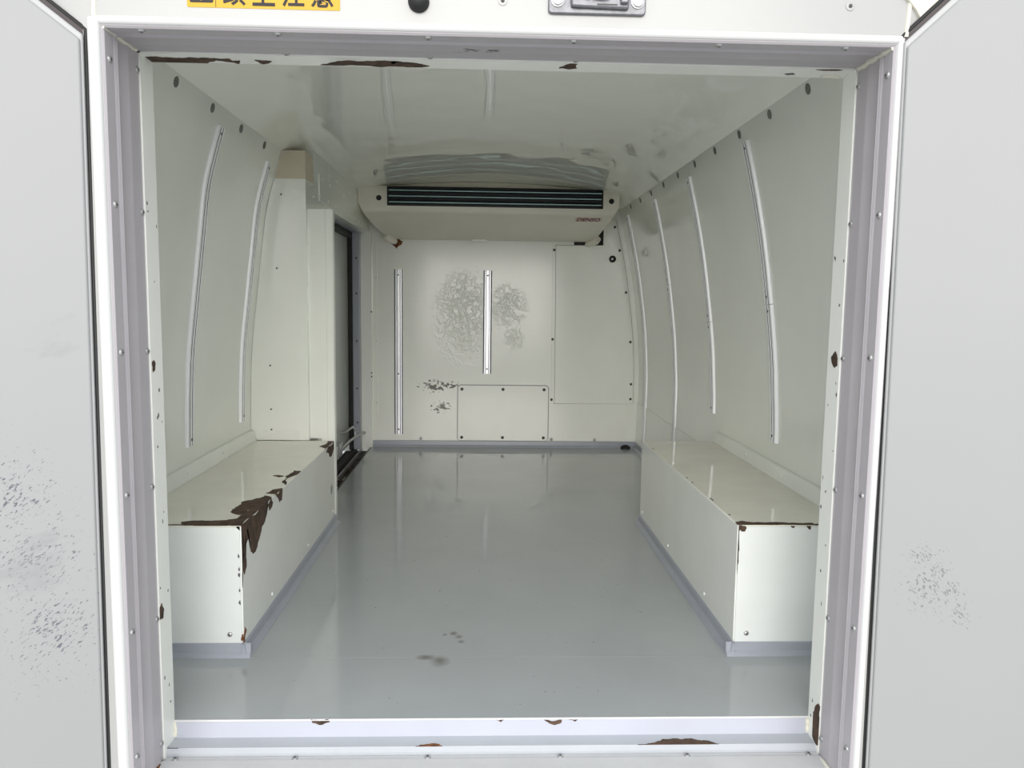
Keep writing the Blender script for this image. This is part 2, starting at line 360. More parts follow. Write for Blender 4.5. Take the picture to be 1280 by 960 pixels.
# cream lining between the grey trims and the hold
trim_5 = finish('trim_5', box(XL-.02, XL, -.050, 0.0, -.085, ZT+.004), 'wall', kind='structure')
trim_6 = finish('trim_6', box(XR, XR+.02, -.050, 0.0, -.085, ZT+.004), 'wall', kind='structure')
trim_7 = finish('trim_7', box(XL-.02, XR+.02, -.050, 0.0, ZT, ZT+.02), 'wall', kind='structure')
for z in (1.188, .964, .727, .489, .252, .029):
    fix(SCREW, 'screw', (XL+.0036, -.170, z), (1, 0, 0), trim_1); fix(SCREW, 'screw', (XR-.0036, -.170, z+.004), (-1, 0, 0), trim_2)
for z in (1.205, .965, .722, .476, .227, -.015):
    fix(SCREW, 'screw', (XL-.003, -.058, z), (1, 0, 0), trim_1); fix(SCREW, 'screw', (XR+.003, -.058, z), (-1, 0, 0), trim_2)
for x in (-.563, -.352, -.117, .114, .348, .554): fix(SCREW, 'screw', (x, -.175, ZT-.0036), (0, 0, -1), trim_3)
for x in (-.369, -.122, .131): fix(SCREW, 'screw', (x, -.058, ZT+.003), (0, 0, -1), trim_3)
for x in (-.60, -.376, -.125, .129, .375, .613): fix(SCREW, 'screw', (x, -.053, -.050), (0, 0, 1), trim_4)
# sealant squeezed into the mitred corners
def bead(pts, r, parent, mat='sealant'):
    bm = bmesh.new(); P = []; n = len(pts)
    for i in range(n-1):
        a, b = Vector(pts[i]), Vector(pts[i+1])
        for k in range(9): P.append(a.lerp(b, k/9) + Vector((random.uniform(-1, 1), 0, random.uniform(-1, 1)))*.0012)
    tube(bm, P, [r*random.uniform(.7, 1.25) for _ in P], 8); return finish('sealant_bead', bm, mat, parent, 60)
bead([(XL+.002, -.186, ZT-.002), (XL+.001, -.052, ZT-.001)], .004, trim_3)
bead([(XR-.003, -.184, ZT-.003), (XR-.002, -.12, ZT-.002), (XR, -.052, ZT-.001)], .0055, trim_3)
bead([(XR-.012, -.01, ZT), (XR-.05, -.012, ZT)], .0045, trim_7)
bead([(XL+.003, -.185, -.046), (XL+.002, -.06, -.046)], .003, trim_4, 'rust_o'); bead([(XR-.003, -.185, -.046), (XR-.002, -.06, -.046)], .003, trim_4)
bead([(XL+.002, -.003, -.002), (XL+.002, -.003, -.035)], .003, trim_4); bead([(XR-.003, -.004, -.002), (XR-.003, -.004, -.035)], .004, trim_4)

# rust and scrapes on the frame
RUST = {
 'bl_top':('z',0.305,[(-0.7175, 0.3088), (-0.6906, 0.3189), (-0.6521, 0.3168), (-0.6196, 0.3221), (-0.603, 0.3348), (-0.5869, 0.3503), (-0.5874, 0.3632), (-0.6074, 0.3709), (-0.6161, 0.376), (-0.6323, 0.3932), (-0.6353, 0.4136), (-0.6356, 0.4372), (-0.6313, 0.4587), (-0.6319, 0.4969), (-0.6162, 0.5077), (-0.6102, 0.5261), (-0.6001, 0.5309), (-0.5951, 0.5545), (-0.5694, 0.5314), (-0.5724, 0.2907), (-0.7114, 0.293)]),
 'bl_side':('x',-0.572,[(0.2895, 0.3068), (0.5267, 0.3042), (0.5427, 0.2901), (0.5321, 0.2809), (0.5067, 0.2779), (0.4917, 0.2995), (0.4861, 0.2777), (0.4689, 0.2631), (0.4423, 0.2593), (0.4216, 0.2388), (0.4017, 0.2262), (0.382, 0.2101), (0.364, 0.2116), (0.3458, 0.2238), (0.3404, 0.2456), (0.3326, 0.2661), (0.3283, 0.2854), (0.319, 0.2828), (0.3079, 0.2702), (0.2998, 0.2514), (0.3117, 0.2153), (0.3104, 0.1978), (0.2949, 0.1854), (0.2865, 0.2062), (0.2869, 0.2414)]),
 'bl_top2':('z',0.305,[(-0.6008, 0.5818), (-0.5941, 0.615), (-0.5819, 0.6374), (-0.5684, 0.6088), (-0.568, 0.555), (-0.5775, 0.5757)]),
 'bl_side2':('x',-0.572,[(0.5697, 0.3013), (0.6225, 0.3016), (0.6375, 0.2937), (0.6283, 0.2739), (0.6052, 0.2745), (0.5911, 0.2897)]),
 'bl_top3':('z',0.305,[(-0.5925, 0.7175), (-0.5898, 0.74), (-0.601, 0.7841), (-0.5936, 0.8243), (-0.5933, 0.8595), (-0.5736, 0.8516), (-0.5705, 0.8107), (-0.5665, 0.6726), (-0.5793, 0.6777)]),
 'bl_top4':('z',0.305,[(-0.6384, 0.7892), (-0.624, 0.7974), (-0.6053, 0.784), (-0.6168, 0.7701)]),
 'bl_top5':('z',0.305,[(-0.6019, 1.2541), (-0.5892, 1.2894), (-0.5925, 1.3586), (-0.5775, 1.3654), (-0.5577, 1.3053), (-0.56, 1.1966), (-0.5835, 1.2236)]),
 'bl_side5':('x',-0.572,[(1.2558, 0.2936), (1.3563, 0.2944), (1.3582, 0.2785), (1.3072, 0.258), (1.2804, 0.2618), (1.2604, 0.2809), (1.2245, 0.289)]),
 'br_top':('z',0.31,[(0.5598, 0.2789), (0.5693, 0.3001), (0.5874, 0.3126), (0.6096, 0.3005), (0.654, 0.3024), (0.6949, 0.2952), (0.7519, 0.2958), (0.7454, 0.2806), (0.7025, 0.2817), (0.6444, 0.2767), (0.6022, 0.2793), (0.5834, 0.2746)]),
 'br_corner':('y',0.276,[(0.5597, 0.3117), (0.5752, 0.3109), (0.5848, 0.3083), (0.5876, 0.3031), (0.5845, 0.2961), (0.578, 0.2952), (0.5722, 0.3009), (0.5699, 0.2943), (0.5695, 0.2637), (0.5689, 0.2374), (0.5691, 0.1934), (0.5659, 0.2374), (0.565, 0.2681)]),
 'br_front2':('y',0.276,[(0.6894, 0.3112), (0.7024, 0.3104), (0.6983, 0.3042), (0.6926, 0.3068)]),
 'br_front3':('y',0.276,[(0.7282, 0.3122), (0.74, 0.3105), (0.7387, 0.3008), (0.733, 0.3026)]),
 'sill1':('z',-0.036,[(0.3193, -0.0298), (0.3358, -0.02), (0.3562, -0.0182), (0.3723, -0.0225), (0.3905, -0.0187), (0.417, -0.0261), (0.432, -0.0333), (0.4409, -0.0453), (0.4343, -0.0539), (0.4086, -0.0555), (0.3924, -0.0534), (0.3741, -0.0589), (0.3478, -0.0528), (0.3248, -0.0554), (0.2923, -0.0511), (0.2815, -0.049), (0.2979, -0.0375)]),
 'sill2':('z',-0.036,[(-0.1488, -0.0432), (-0.1397, -0.0336), (-0.1206, -0.0299), (-0.1038, -0.0321), (-0.0976, -0.0438), (-0.111, -0.0494), (-0.1383, -0.051)]),
 'sill3':('y',0,[(-0.3559, 0.001), (-0.3224, 0.0007), (-0.3196, -0.0052), (-0.3337, -0.0105), (-0.3532, -0.0068)]),
 'sill4':('y',0,[(0.1005, -0.0027), (0.1359, -0.0029), (0.1349, -0.0101), (0.1218, -0.0143), (0.1103, -0.01)]),
 'sill5':('y',0,[(0.0019, -0.0014), (0.023, -0.0016), (0.0162, -0.0075)]),
 'sill6':('y',0,[(0.1485, -0.0024), (0.1674, -0.0025), (0.1618, -0.0073)]),
 'sill7':('z',-0.036,[(-0.6298, -0.036), (-0.6262, -0.0311), (-0.6169, -0.0443), (-0.6073, -0.0434), (-0.599, -0.0505), (-0.6136, -0.0523), (-0.6224, -0.0512)]),
 'jr':('x',0.632,[(-0.0282, 0.03), (-0.0372, 0.0437), (-0.0452, 0.0491), (-0.0503, 0.0465), (-0.0451, 0.0306), (-0.0524, 0.0227), (-0.052, 0.0139), (-0.057, 0.0124), (-0.0563, -0.001), (-0.0604, -0.0073), (-0.0561, -0.0185), (-0.0579, -0.025), (-0.0471, -0.0352), (-0.0312, -0.0333), (-0.0248, -0.0293), (-0.0242, 0.0025), (-0.0233, 0.0218), (-0.0291, 0.0228)]),
 'jr2':('x',0.632,[(-0.0161, 0.7228), (-0.0261, 0.73), (-0.0328, 0.7337), (-0.0417, 0.7193), (-0.042, 0.7075), (-0.0295, 0.7027), (-0.0202, 0.7096)]),
 'jl':('x',-0.62,[(-0.046, 0.7014), (-0.0385, 0.705), (-0.0317, 0.6977), (-0.0352, 0.686), (-0.0439, 0.6831)]),
 'jl2':('x',-0.62,[(-0.0487, 0.2471), (-0.0407, 0.2516), (-0.0328, 0.2378), (-0.0381, 0.2205), (-0.0507, 0.2231), (-0.0587, 0.2336)]),
 'h1':('z',1.235,[(-0.6197, -0.0283), (-0.5784, -0.0282), (-0.5465, -0.0307), (-0.5105, -0.0301), (-0.4744, -0.0296), (-0.4732, -0.0171), (-0.4592, -0.0198), (-0.4677, 0.0006), (-0.4733, -0.0085), (-0.4875, -0.0134), (-0.5013, -0.0191), (-0.5151, -0.0095), (-0.531, 0.0055), (-0.5716, 0.0078), (-0.6127, 0.011), (-0.6172, 0.0027), (-0.639, 0.0228)]),
 'h2':('z',1.235,[(-0.4325, -0.0261), (-0.4164, -0.0232), (-0.4037, -0.0199), (-0.4248, -0.0028)]),
 'h3':('z',1.235,[(-0.321, -0.0074), (-0.2968, -0.0222), (-0.2727, -0.034), (-0.229, -0.0346), (-0.1937, -0.0373), (-0.1912, -0.0219), (-0.1805, -0.0384), (-0.1549, -0.0319), (-0.1263, -0.0139), (-0.1528, -0.006), (-0.1882, -0.0091), (-0.2774, -0.0079)]),
 'h4':('z',1.235,[(0.1048, -0.0204), (0.1126, -0.0327), (0.122, -0.0478), (0.1355, -0.046), (0.1373, -0.0229), (0.1255, -0.0161)]),
}
def rust(key, parent, sign, lim=None, mat='rust', amp=.13, snap=0.0):
    pl, c, p = RUST[key]; return patch(p, pl, c, sign, parent, mat, lim=lim, amp=amp, snap=snap)
for k in ('sill1', 'sill2', 'sill7'): rust(k, trim_4, 1, (XL, XR, -.0385, -.001), 'rust' if k != 'sill2' else 'rust_o')
for k in ('sill3', 'sill4', 'sill5', 'sill6'):
    pl, c, p = RUST[k]; patch(p, 'y', -.003, -1, trim_4, 'rust', lim=(XL, XR, -.03, .0004))
rust('jr', trim_6, -1, (-.05, 0, -.05, 1)); rust('jr2', trim_6, -1, (-.05, 0, 0, 1)); rust('jl', trim_5, 1, (-.05, 0, 0, 1)); rust('jl2', trim_5, 1, (-.05, 0, 0, 1))
for k in ('h1', 'h2', 'h3', 'h4'): rust(k, trim_7, -1, (XL, XR, -.05, -.001))
patch([(.56, -.048), (.60, -.052), (.607, -.049), (.585, -.044)], 'z', ZT, -1, trim_7, lim=(XL, XR, -.05, 0))
patch([(.515, -.02), (.528, -.024), (.535, -.017), (.522, -.013)], 'z', ZT, -1, trim_7, 'blackmark')
for i in range(11):   # scrape on the head trim
    x = -.05 + random.uniform(-.04, .05); y = -.105 + random.uniform(-.012, .012); w = random.uniform(.006, .022)
    patch([(x, y), (x+w*.5, y+.0016), (x+w, y+random.uniform(-.003, .003)), (x+w*.5, y-.0012)], 'z', ZT, -1, trim_3, 'blackmark', name='scrape_mark', th=.0004, amp=.2)
for i in range(34):   # chips down the cream linings
    s = random.choice((-1, 1)); z = random.uniform(0, 1.0); y = random.uniform(-.045, -.004); w = random.uniform(.0012, .003); h = random.uniform(.003, .010)
    patch([(y, z), (y+w, z+h*.4), (y, z+h), (y-w, z+h*.5)], 'x', XL if s < 0 else XR, -s, trim_5 if s < 0 else trim_6, 'blackmark', name='paint_chip', th=.0004, amp=.2)

# plugs in the wall tops
def spaced(x, y0, y1, n): return [y0+(y1-y0)*i/(n-1) for i in range(n)]
for i, y in enumerate(spaced(0, .375, 2.56, 10)): fix(PLUG, 'hole_plug', (wr(1.318)-.0005, y, 1.318), (-.97, 0, -.25), wall_right)
for i, y in enumerate(spaced(0, .452, 1.425, 5)): fix(PLUG, 'hole_plug', (wl_(1.322)+.0005, y, 1.322), (.97, 0, -.25), wall_left)
bm = bmesh.new(); lathe(bm, [(.022, 0), (.021, .004), (.017, .005), (.016, .003), (.008, .003), (.007, .006), (0, .006)], facing((wr(1.08)-.001, 2.413, 1.08), (-.98, 0, -.2)), 20)
finish('round_cap', bm, 'panel', wall_right)
# joint line and lower sheet of the right wall towards the front
def shell_strip(f, sgn, z0, z1, y0, y1, th, n=8):
    zz = [z0+(z1-z0)*i/n for i in range(n+1)]
    bm = bmesh.new(); prism(bm, [(f(z)-sgn*th, z) for z in zz] + [(f(z)+sgn*.002, z) for z in reversed(zz)], alongY, y0, y1); return bm
finish('lower_sheet', shell_strip(wr, 1, .001, .262, 1.40, L-.001, .004), 'panel', wall_right)

# baseboards at the far end
baseboard_back = finish('baseboard_back', (lambda b: (prism(b, [(L, 0), (L-.022, 0), (L-.020, .004), (L-.008, .012), (L-.006, .034), (L, .036)], alongX, -.655, .847), b)[1])(bmesh.new()), 'kick', kind='structure')
baseboard_right = finish('baseboard_right', (lambda b: (prism(b, [(.848, 0), (.824, 0), (.826, .004), (.838, .012), (.840, .034), (.849, .036)], alongY, 1.402, L-.02), b)[1])(bmesh.new()), 'kick', kind='structure')

# ------------------------------------------------------------------ wheel-arch boxes
def wheel_box(sgn, xin, h, label):
    """sgn -1 left, +1 right; xin inner face, h height"""
    f = wr if sgn > 0 else wl_
    y0, y1 = .279, (1.378 if sgn > 0 else 1.368)
    xo = f(.15) - sgn*.004; t = sgn
    root = empty('wheel_box', ((xin+xo)/2, y0, 0)); tag(root, label, 'wheel box', 'wheel-arch boxes along the hold')
    lo = lambda a, b: (min(a, b), max(a, b))
    P = lambda bm, n, m, bv=0.0: adopt(finish(n, bm, m, bevel=bv), root)
    xt = f(h) - sgn*.002
    P(box(*lo(xin+t*.002, xt), y0+.001, y1, h-.012, h), 'top_panel', 'bench_top', .0012)
    P(box(*lo(xin, xin+t*.012), y0+.001, y1, .006, h-.0004), 'side_panel', 'bench', .0012)
    # front plate with one rounded corner, standing a little proud
    r = .014; c = [(xin+t*.003, .006)] + [(xin+t*.003+t*(r-r*math.cos(a)), h-.003-r+r*math.sin(a)) for a in [i*math.pi/12 for i in range(7)]] + [(xo, h-.003), (xo, .006)]
    bm = bmesh.new(); prism(bm, c, alongY, y0-.003, y0+.006); P(bm, 'front_plate', 'bench_front', .001)
    P(box(*lo(xin+t*.014, xo), y1-.010, y1, .006, h-.013), 'end_plate', 'bench')
    # flange folded up against the wall
    bm = bmesh.new(); fx = lambda z: f(z)-sgn*.001
    prism(bm, [(fx(h), h), (fx(h)-t*.020, h), (fx(h+.036)-t*.010, h+.036), (fx(h+.040)-t*.004, h+.040), (fx(h+.040), h+.040)], alongY, y0+.004, y1); P(bm, 'wall_flange', 'bench', .001)
    # kick strips
    bm = bmesh.new(); prism(bm, [(xin, 0), (xin-t*.020, 0), (xin-t*.018, .004), (xin-t*.007, .010), (xin-t*.005, .028), (xin, .030)], alongY, y0-.012, y1); P(bm, 'kick_strip', 'kick')
    bm = bmesh.new(); prism(bm, [(y0-.003, 0), (y0-.018, 0), (y0-.016, .004), (y0-.008, .010), (y0-.006, .028), (y0-.003, .030)], alongX, xin-t*.018, xo); P(bm, 'kick_strip', 'kick')
    fix(SCREW, 'screw', (xin+t*.030, y0-.003, .050), (0, -1, 0), root)
    for y in (.52, .93, 1.33): fix(RIVET, 'rivet', (xin, y, .052), (-t, 0, 0), root)
    for y in (.42, .72, 1.02, 1.32): fix(RIVET, 'rivet', (f(h+.02)-t*.0145, y, h+.02), (-t, 0, .1), root)
    return root
bl = wheel_box(-1, -.572, .305, 'cream wheel-arch box on the left with large rust patch along its top edge')
br = wheel_box(1, .568, .310, 'cream wheel-arch box on the right with rust only round its front edge')
xl0, xl1 = -.846, -.5715
TL, SL = (xl0, xl1, .2795, 1.36), (.2795, 1.36, .02, .3055)
for k in ('bl_top', 'bl_top2', 'bl_top3', 'bl_top5'): rust(k, bl, 1, TL, snap=.016)
rust('bl_top4', bl, 1, TL)
patch([(-.5715, .2795), (-.625, .2795), (-.612, .296), (-.598, .318), (-.600, .36), (-.592, .43), (-.580, .49), (-.5715, .50)], 'z', .305, 1, bl, lim=TL, amp=.06, th=.0005)
patch([(.2795, .3055), (.50, .3055), (.485, .285), (.42, .255), (.37, .285), (.335, .262), (.305, .25), (.285, .19), (.2795, .16)], 'x', -.572, 1, bl, lim=SL, amp=.08, th=.0005)
for k in ('bl_side', 'bl_side2', 'bl_side5'): rust(k, bl, 1, SL, snap=.014)
for y in (1.30, 1.315): patch([(y, .12), (y+.004, .13), (y+.003, .155), (y-.002, .14)], 'x', -.572, 1, bl, 'blackmark', name='paint_chip')
patch([(-.575, .05), (-.570, .05), (-.571, .035), (-.577, .036)], 'y', .276, -1, bl, 'rust_o')
patch([(.2985-.02, .020), (.30, .05), (.29, .062), (.283, .05)], 'x', -.572, 1, bl, 'rust_o')
for z in (.23, .20, .185, .15, .12): patch([(-.5765, z), (-.5755, z+.004), (-.5775, z+.012), (-.5800, z+.004)], 'y', .276, -1, bl, 'blackmark', name='paint_chip', amp=.2)
patch([(xl0+.03, .2805), (-.70, .2805), (-.585, .2805), (-.585, .2875), (-.66, .289), (-.76, .287)], 'z', .305, 1, bl, amp=.05, th=.0007)
rust('br_top', br, 1, (.568, .84, .2805, .32)); rust('br_corner', br, -1, (.5695, .80, .02, .3105)); rust('br_front2', br, -1, (.569, .82, .02, .309)); rust('br_front3', br, -1, (.569, .82, .02, .309))
patch([(.570, .2805), (.66, .2805), (.78, .2805), (.78, .287), (.68, .290), (.60, .289), (.585, .297), (.572, .305)], 'z', .310, 1, br, amp=.06, th=.0006)
for y in (.36, .50, .515, .70, .76, 1.22): patch([(.5745, y), (.579, y+.006), (.577, y+.013), (.5735, y+.008)], 'z', .310, 1, br, 'blackmark' if y < 1 else 'rust_o', name='paint_chip')

# ------------------------------------------------------------------ lashing rails
half = [(.0020, .0100), (.0045, .0096), (.0060, .0085), (.0062, .0010), (.0115, .0010), (.0117, .0085), (.0140, .0098), (.0175, .0098), (.0210, .0078), (.0235, .0030), (.0235, 0)]
RP = [(-u, v) for u, v in reversed(half)] + half
half = [(.0030, .0120), (.0070, .0118), (.0074, .0112), (.0076, .0030), (.0108, .0030), (.0110, .0105), (.0150, .0108), (.0170, .0104), (.0174, .0050), (.0235, .0040), (.0235, 0)]
RPB = [(-u, v) for u, v in reversed(half)] + half
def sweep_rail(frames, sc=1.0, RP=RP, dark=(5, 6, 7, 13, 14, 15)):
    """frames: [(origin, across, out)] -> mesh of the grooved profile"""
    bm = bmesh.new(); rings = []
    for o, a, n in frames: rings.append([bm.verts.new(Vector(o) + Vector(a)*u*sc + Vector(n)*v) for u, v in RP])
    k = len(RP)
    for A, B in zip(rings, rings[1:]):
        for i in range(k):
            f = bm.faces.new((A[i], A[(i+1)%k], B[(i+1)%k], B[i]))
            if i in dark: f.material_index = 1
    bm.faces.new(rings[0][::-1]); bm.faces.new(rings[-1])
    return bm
def wall_rail(sgn, y, z0, z1, joint, label):
    f = wr if sgn > 0 else wl_; zm = (z0+z1)/2
    root = empty('lashing_rail', (f(zm), y, z0)); tag(root, label, 'rail', 'aluminium lashing rails on the side walls')
    cuts = [(z0, z1)] if not joint else [(z0, joint-.0012), (joint+.0012, z1)]
    for a, b in cuts:
        fr = []
        n = 26
        for i in range(n+1):
            z = a + (b-a)*i/n; d = (f(min(z+.01, 1.33))-f(z-.01))/(min(z+.01, 1.33)-z+.01)
            nn = Vector((-sgn, 0, sgn*d)).normalized(); fr.append(((f(z), y, z), (0, -sgn, 0), nn))
        o = finish('rail_section', sweep_rail(fr), 'alu_s', angle=30); o.data.materials.append(M['groove']); adopt(o, root)
        for zz in (a+.02, b-.02):
            fix(SCREWD, 'screw', (f(zz)-sgn*.0098, y, zz), (-sgn, 0, 0), o).scale = (.55, .55, .55)
    return root
wall_rail(-1, .776, .393, 1.292, None, 'curved aluminium rail on the left wall nearest the rear doors')
wall_rail(-1, 1.26, .391, 1.282, None, 'second curved aluminium rail on the left wall, beside the sliding door pillar')
wall_rail(1, .818, .409, 1.290, .823, 'curved aluminium rail on the right wall nearest the rear doors')
wall_rail(1, 1.449, .409, 1.289, .757, 'second curved aluminium rail from the rear on the right wall, ending above the box')
wall_rail(1, 2.034, .060, 1.284, .909, 'third curved aluminium rail from the rear on the right wall, running down behind the box')
wall_rail(1, 2.679, .060, 1.290, None, 'farthest curved aluminium rail on the right wall, next to the bulkhead panel')
def back_rail(x, z0, z1, screws, label):
    root = empty('lashing_rail', (x, L, z0)); tag(root, label, 'rail', 'straight aluminium rails on the bulkhead')
    o = finish('rail_section', sweep_rail([((x, L, z), (1, 0, 0), (0, -1, 0)) for z in (z0, z1)], 1.0, RPB, (1, 5, 6, 7, 13, 14, 15, 19)), 'alu', angle=30); o.data.materials.append(M['groove']); adopt(o, root)
    for z in screws: fix(SCREWD, 'screw', (x, L-.012, z), (0, -1, 0), o).scale = (.65, .65, .65)
back_rail(-.505, .072, .996, (.100, .415, .965), 'longer straight aluminium rail on the left of the bulkhead')
back_rail(-.009, .420, .996, (.447, .968), 'shorter straight aluminium rail in the middle of the bulkhead')

# ------------------------------------------------------------------ bulkhead panels
ap = empty('access_panel', (.08, L, .035)); tag(ap, 'low rectangular cream access panel with six dark screws at the foot of the bulkhead', 'panel')
bm = bmesh.new(); prism(bm, rounded(-.172, .341, .037, .353, .018), alongY, L-.005, L+.001); adopt(finish('cover_plate', bm, 'panel', bevel=.0015), ap)
bm = bmesh.new(); prism(bm, rounded(-.1755, .3445, .0355, .3565, .021), alongY, L-.0012, L+.001); adopt(finish('panel_joint', bm, 'plug'), ap)
for x in (-.149, .083, .316):
    for z in (.331, .055): fix(SCREWD, 'screw', (x, L-.005, z), (0, -1, 0), ap).scale = (1.2, 1.2, 1.2)
tp = empty('bulkhead_cover', (.6, L, .254)); tag(tp, 'tall cream cover panel with curved right edge beside the right wall', 'panel')
edge = [(wr(z)-.030, z) for z in [.254 + (1.290-.254)*i/16 for i in range(17)]]
bm = bmesh.new(); prism(bm, [(.376, .254)] + edge + [(.632, 1.290), (.632, 1.143), (.368, 1.140)], alongY, L-.012, L+.001); adopt(finish('cover_plate', bm, 'panel', bevel=.002), tp)
bm = bmesh.new(); prism(bm, [(.3735, .2515)] + [(x+.0025, z) for x, z in edge[:1]] + [(edge[0][0]+.0025, .2515)][:0] + [(x+.0025, z) for x, z in edge[1:]] + [(.632, 1.287), (.632, 1.1455), (.3655, 1.1425)], alongY, L-.004, L+.001); adopt(finish('panel_joint', bm, 'plug'), tp)
bm = bmesh.new(); prism(bm, [(.357, .262), (.375, .255), (.367, 1.142), (.350, 1.165)], alongY, L-.006, L+.001); adopt(finish('joint_strip', bm, 'panel', bevel=.001), tp)
for z in (1.115, .618, .275): fix(SCREWD, 'screw', (.359, L-.006, z), (0, -1, 0), tp)
for x, z in ((.705, 1.245), (.735, 1.117), (.787, .885), (.818, .607), (.826, .368), (.815, .283)): fix(SCREWD, 'screw', (min(x, wr(z)-.045), L-.012, z), (0, -1, 0), tp)
bm = bmesh.new(); lathe(bm, [(.019, 0), (.019, .008), (.015, .009), (.012, .003), (.006, .002), (.006, .012), (0, .012)], facing((.685, L-.012, 1.069), (0, -1, 0)), 18); o = adopt(finish('cable_socket', bm, 'black'), tp); o['label'] = 'black round cable socket'
bm = bmesh.new(); lathe(bm, [(.007, 0), (.006, .012), (0, .013)], facing((.682, L-.018, 1.069), (0, -1, 0)), 12); adopt(finish('socket_tip', bm, 'panel'), tp)
# lower sheets either side, far left joint strips
finish('bulkhead_sheet', box(.347, .795, L-.003, L+.001, .037, .252), 'panel', wall_back)
finish('joint_strip', box(-.635, -.622, L-.004, L+.001, .036, 1.3), 'back', wall_back)
for x, z in ((-.381, .047), (.362, .047), (.610, .045)): fix(SCREW, 'screw', (x, L-.003, z), (0, -1, 0), wall_back).scale = (1.5, 1.5, 1.5)
for z in (.25, .6, .95): fix(SCREW, 'screw', (-.628, L-.004, z), (0, -1, 0), wall_back).scale = (.6, .6, .6)
finish('pipe_opening', box(.470, .632, L-.002, L+.001, 1.143, 1.235), 'black', wall_back)
bm = bmesh.new(); lathe(bm, [(.028, 0), (.027, .010), (.020, .016), (.012, .020), (0, .018)], facing((.785, 2.872, 0), (0, 0, 1)), 16)
tag(finish('drain_plug', bm, 'black'), 'small black drain plug on the floor in the far right corner', 'plug')

# ------------------------------------------------------------------ cooling unit
UY = 2.50
unit = empty('cooling_unit', (-.008, 2.7, 1.17)); tag(unit, 'cream ceiling-hung cooling unit with dark finned grille above the bulkhead', 'air cooler')
def strake(pts_front, pts_back):
    bm = bmesh.new()
    A = [bm.verts.new(p) for p in pts_front]; B = [bm.verts.new(p) for p in pts_back]
    n = len(A)
    for i in range(n): bm.faces.new((A[i], A[(i+1)%n], B[(i+1)%n], B[i]))
    bm.faces.new(A[::-1]); bm.faces.new(B); return bm
ux0, ux1, uz1 = -.664, .651, 1.394
# housing: lofted sections from the front lip to the bulkhead, bottom narrowing backwards
secs = [(UY+.004, -.658, .645, 1.283, 1.392, .010), (UY, -.655, .643, 1.290, 1.388, .012), ]
def sec(y, xa, xb, za, zb, ch):
    return [(xa, y, zb), (xb, y, zb), (xb, y, za+ch*2), (xb-ch*1.2, y, za), (xa+ch*1.2, y, za), (xa, y, za+ch*2)]
rings = [sec(UY+.006, -.664, .651, 1.262, 1.394, .022), sec(UY+.05, -.664, .651, 1.250, 1.394, .024), sec(UY+.20, -.645, .640, 1.206, 1.394, .035), sec(UY+.335, -.610, .630, 1.166, 1.394, .045), sec(L-.0135, -.600, .620, 1.160, 1.394, .045)]
bm = bmesh.new(); V = [[bm.verts.new(p) for p in r] for r in rings]
for A, B in zip(V, V[1:]):
    for i in range(6): bm.faces.new((A[i], A[(i+1)%6], B[(i+1)%6], B[i]))
bm.faces.new(V[-1])
# front face with the grille cut out
gx0, gx1, gz0, gz1 = -.516, .567, 1.296, 1.390
F = V[0]; fy = UY
fr = [bm.verts.new(p) for p in ((-.658, fy, 1.391), (.646, fy, 1.391), (.646, fy, 1.306), (.622, fy, 1.270), (-.635, fy, 1.270), (-.658, fy, 1.306))]
for i in range(6): bm.faces.new((F[i], F[(i+1)%6], fr[(i+1)%6], fr[i]))
g = [bm.verts.new(p) for p in ((gx0, fy, gz1), (gx1, fy, gz1), (gx1, fy, gz0), (gx0, fy, gz0))]
bm.faces.new((fr[0], fr[1], g[1], g[0])); bm.faces.new((fr[1], fr[2], fr[3], g[2], g[1])); bm.faces.new((fr[3], fr[4], g[3], g[2])); bm.faces.new((fr[4], fr[5], fr[0], g[0], g[3]))
gi = [bm.verts.new((v.co.x, fy+.055, v.co.z)) for v in g]
for i in range(4): bm.faces.new((g[i], g[(i+1)%4], gi[(i+1)%4], gi[i]))
bm.faces.new(gi)
adopt(finish('housing', bm, 'unit', angle=30, bevel=.006, segs=3), unit)
adopt(finish('grille_back', box(gx0+.001, gx1-.001, fy+.045, fy+.054, gz0+.001, gz1-.001), 'fin'), unit)
bm = bmesh.new()
bx(bm, gx0, gx1, fy-.002, fy+.044, gz0-.001, gz0+.004); bx(bm, gx0, gx1, fy-.002, fy+.044, gz1-.003, gz1+.001); bx(bm, gx0-.001, gx0+.004, fy-.002, fy+.044, gz0, gz1); bx(bm, gx1-.004, gx1+.001, fy-.002, fy+.044, gz0, gz1)
adopt(finish('grille_frame', bm, 'fin', bevel=.001), unit)
zt = [( -.655 + 1.298*i/30) for i in range(31)]
bm = bmesh.new(); prism(bm, [(x, interp(CE, x)-.0015) for x in zt] + [(.643, 1.380), (-.655, 1.380)] if False else [(x, max(interp(CE, x)-.0015, 1.385)) for x in zt] + [(.643, 1.380), (-.655, 1.380)], alongY, fy+.058, fy+.07)
adopt(finish('top_filler', bm, 'unit'), unit)
for z in (1.314, 1.3435, 1.372):
    bm = bmesh.new(); tube(bm, [(gx0+.006, fy+.006, z), (gx1-.006, fy+.006, z)], .0026, 8); adopt(finish('coil_tube', bm, 'tube'), unit)
for z in (1.304, 1.328, 1.334, 1.353, 1.359, 1.383):
    bm = bmesh.new(); bx(bm, gx0+.004, gx1-.004, fy+.002, fy+.030, z-.0016, z+.0016); adopt(finish('louvre', bm, 'fin'), unit)
bm = bmesh.new()
for i in range(180):
    x = gx0+.008 + (gx1-gx0-.016)*i/179; bx(bm, x-.0006, x+.0006, fy+.010, fy+.044, gz0+.004, gz1-.003)
o = adopt(finish('cooling_fins', bm, 'fin'), unit); o['kind'] = 'stuff'
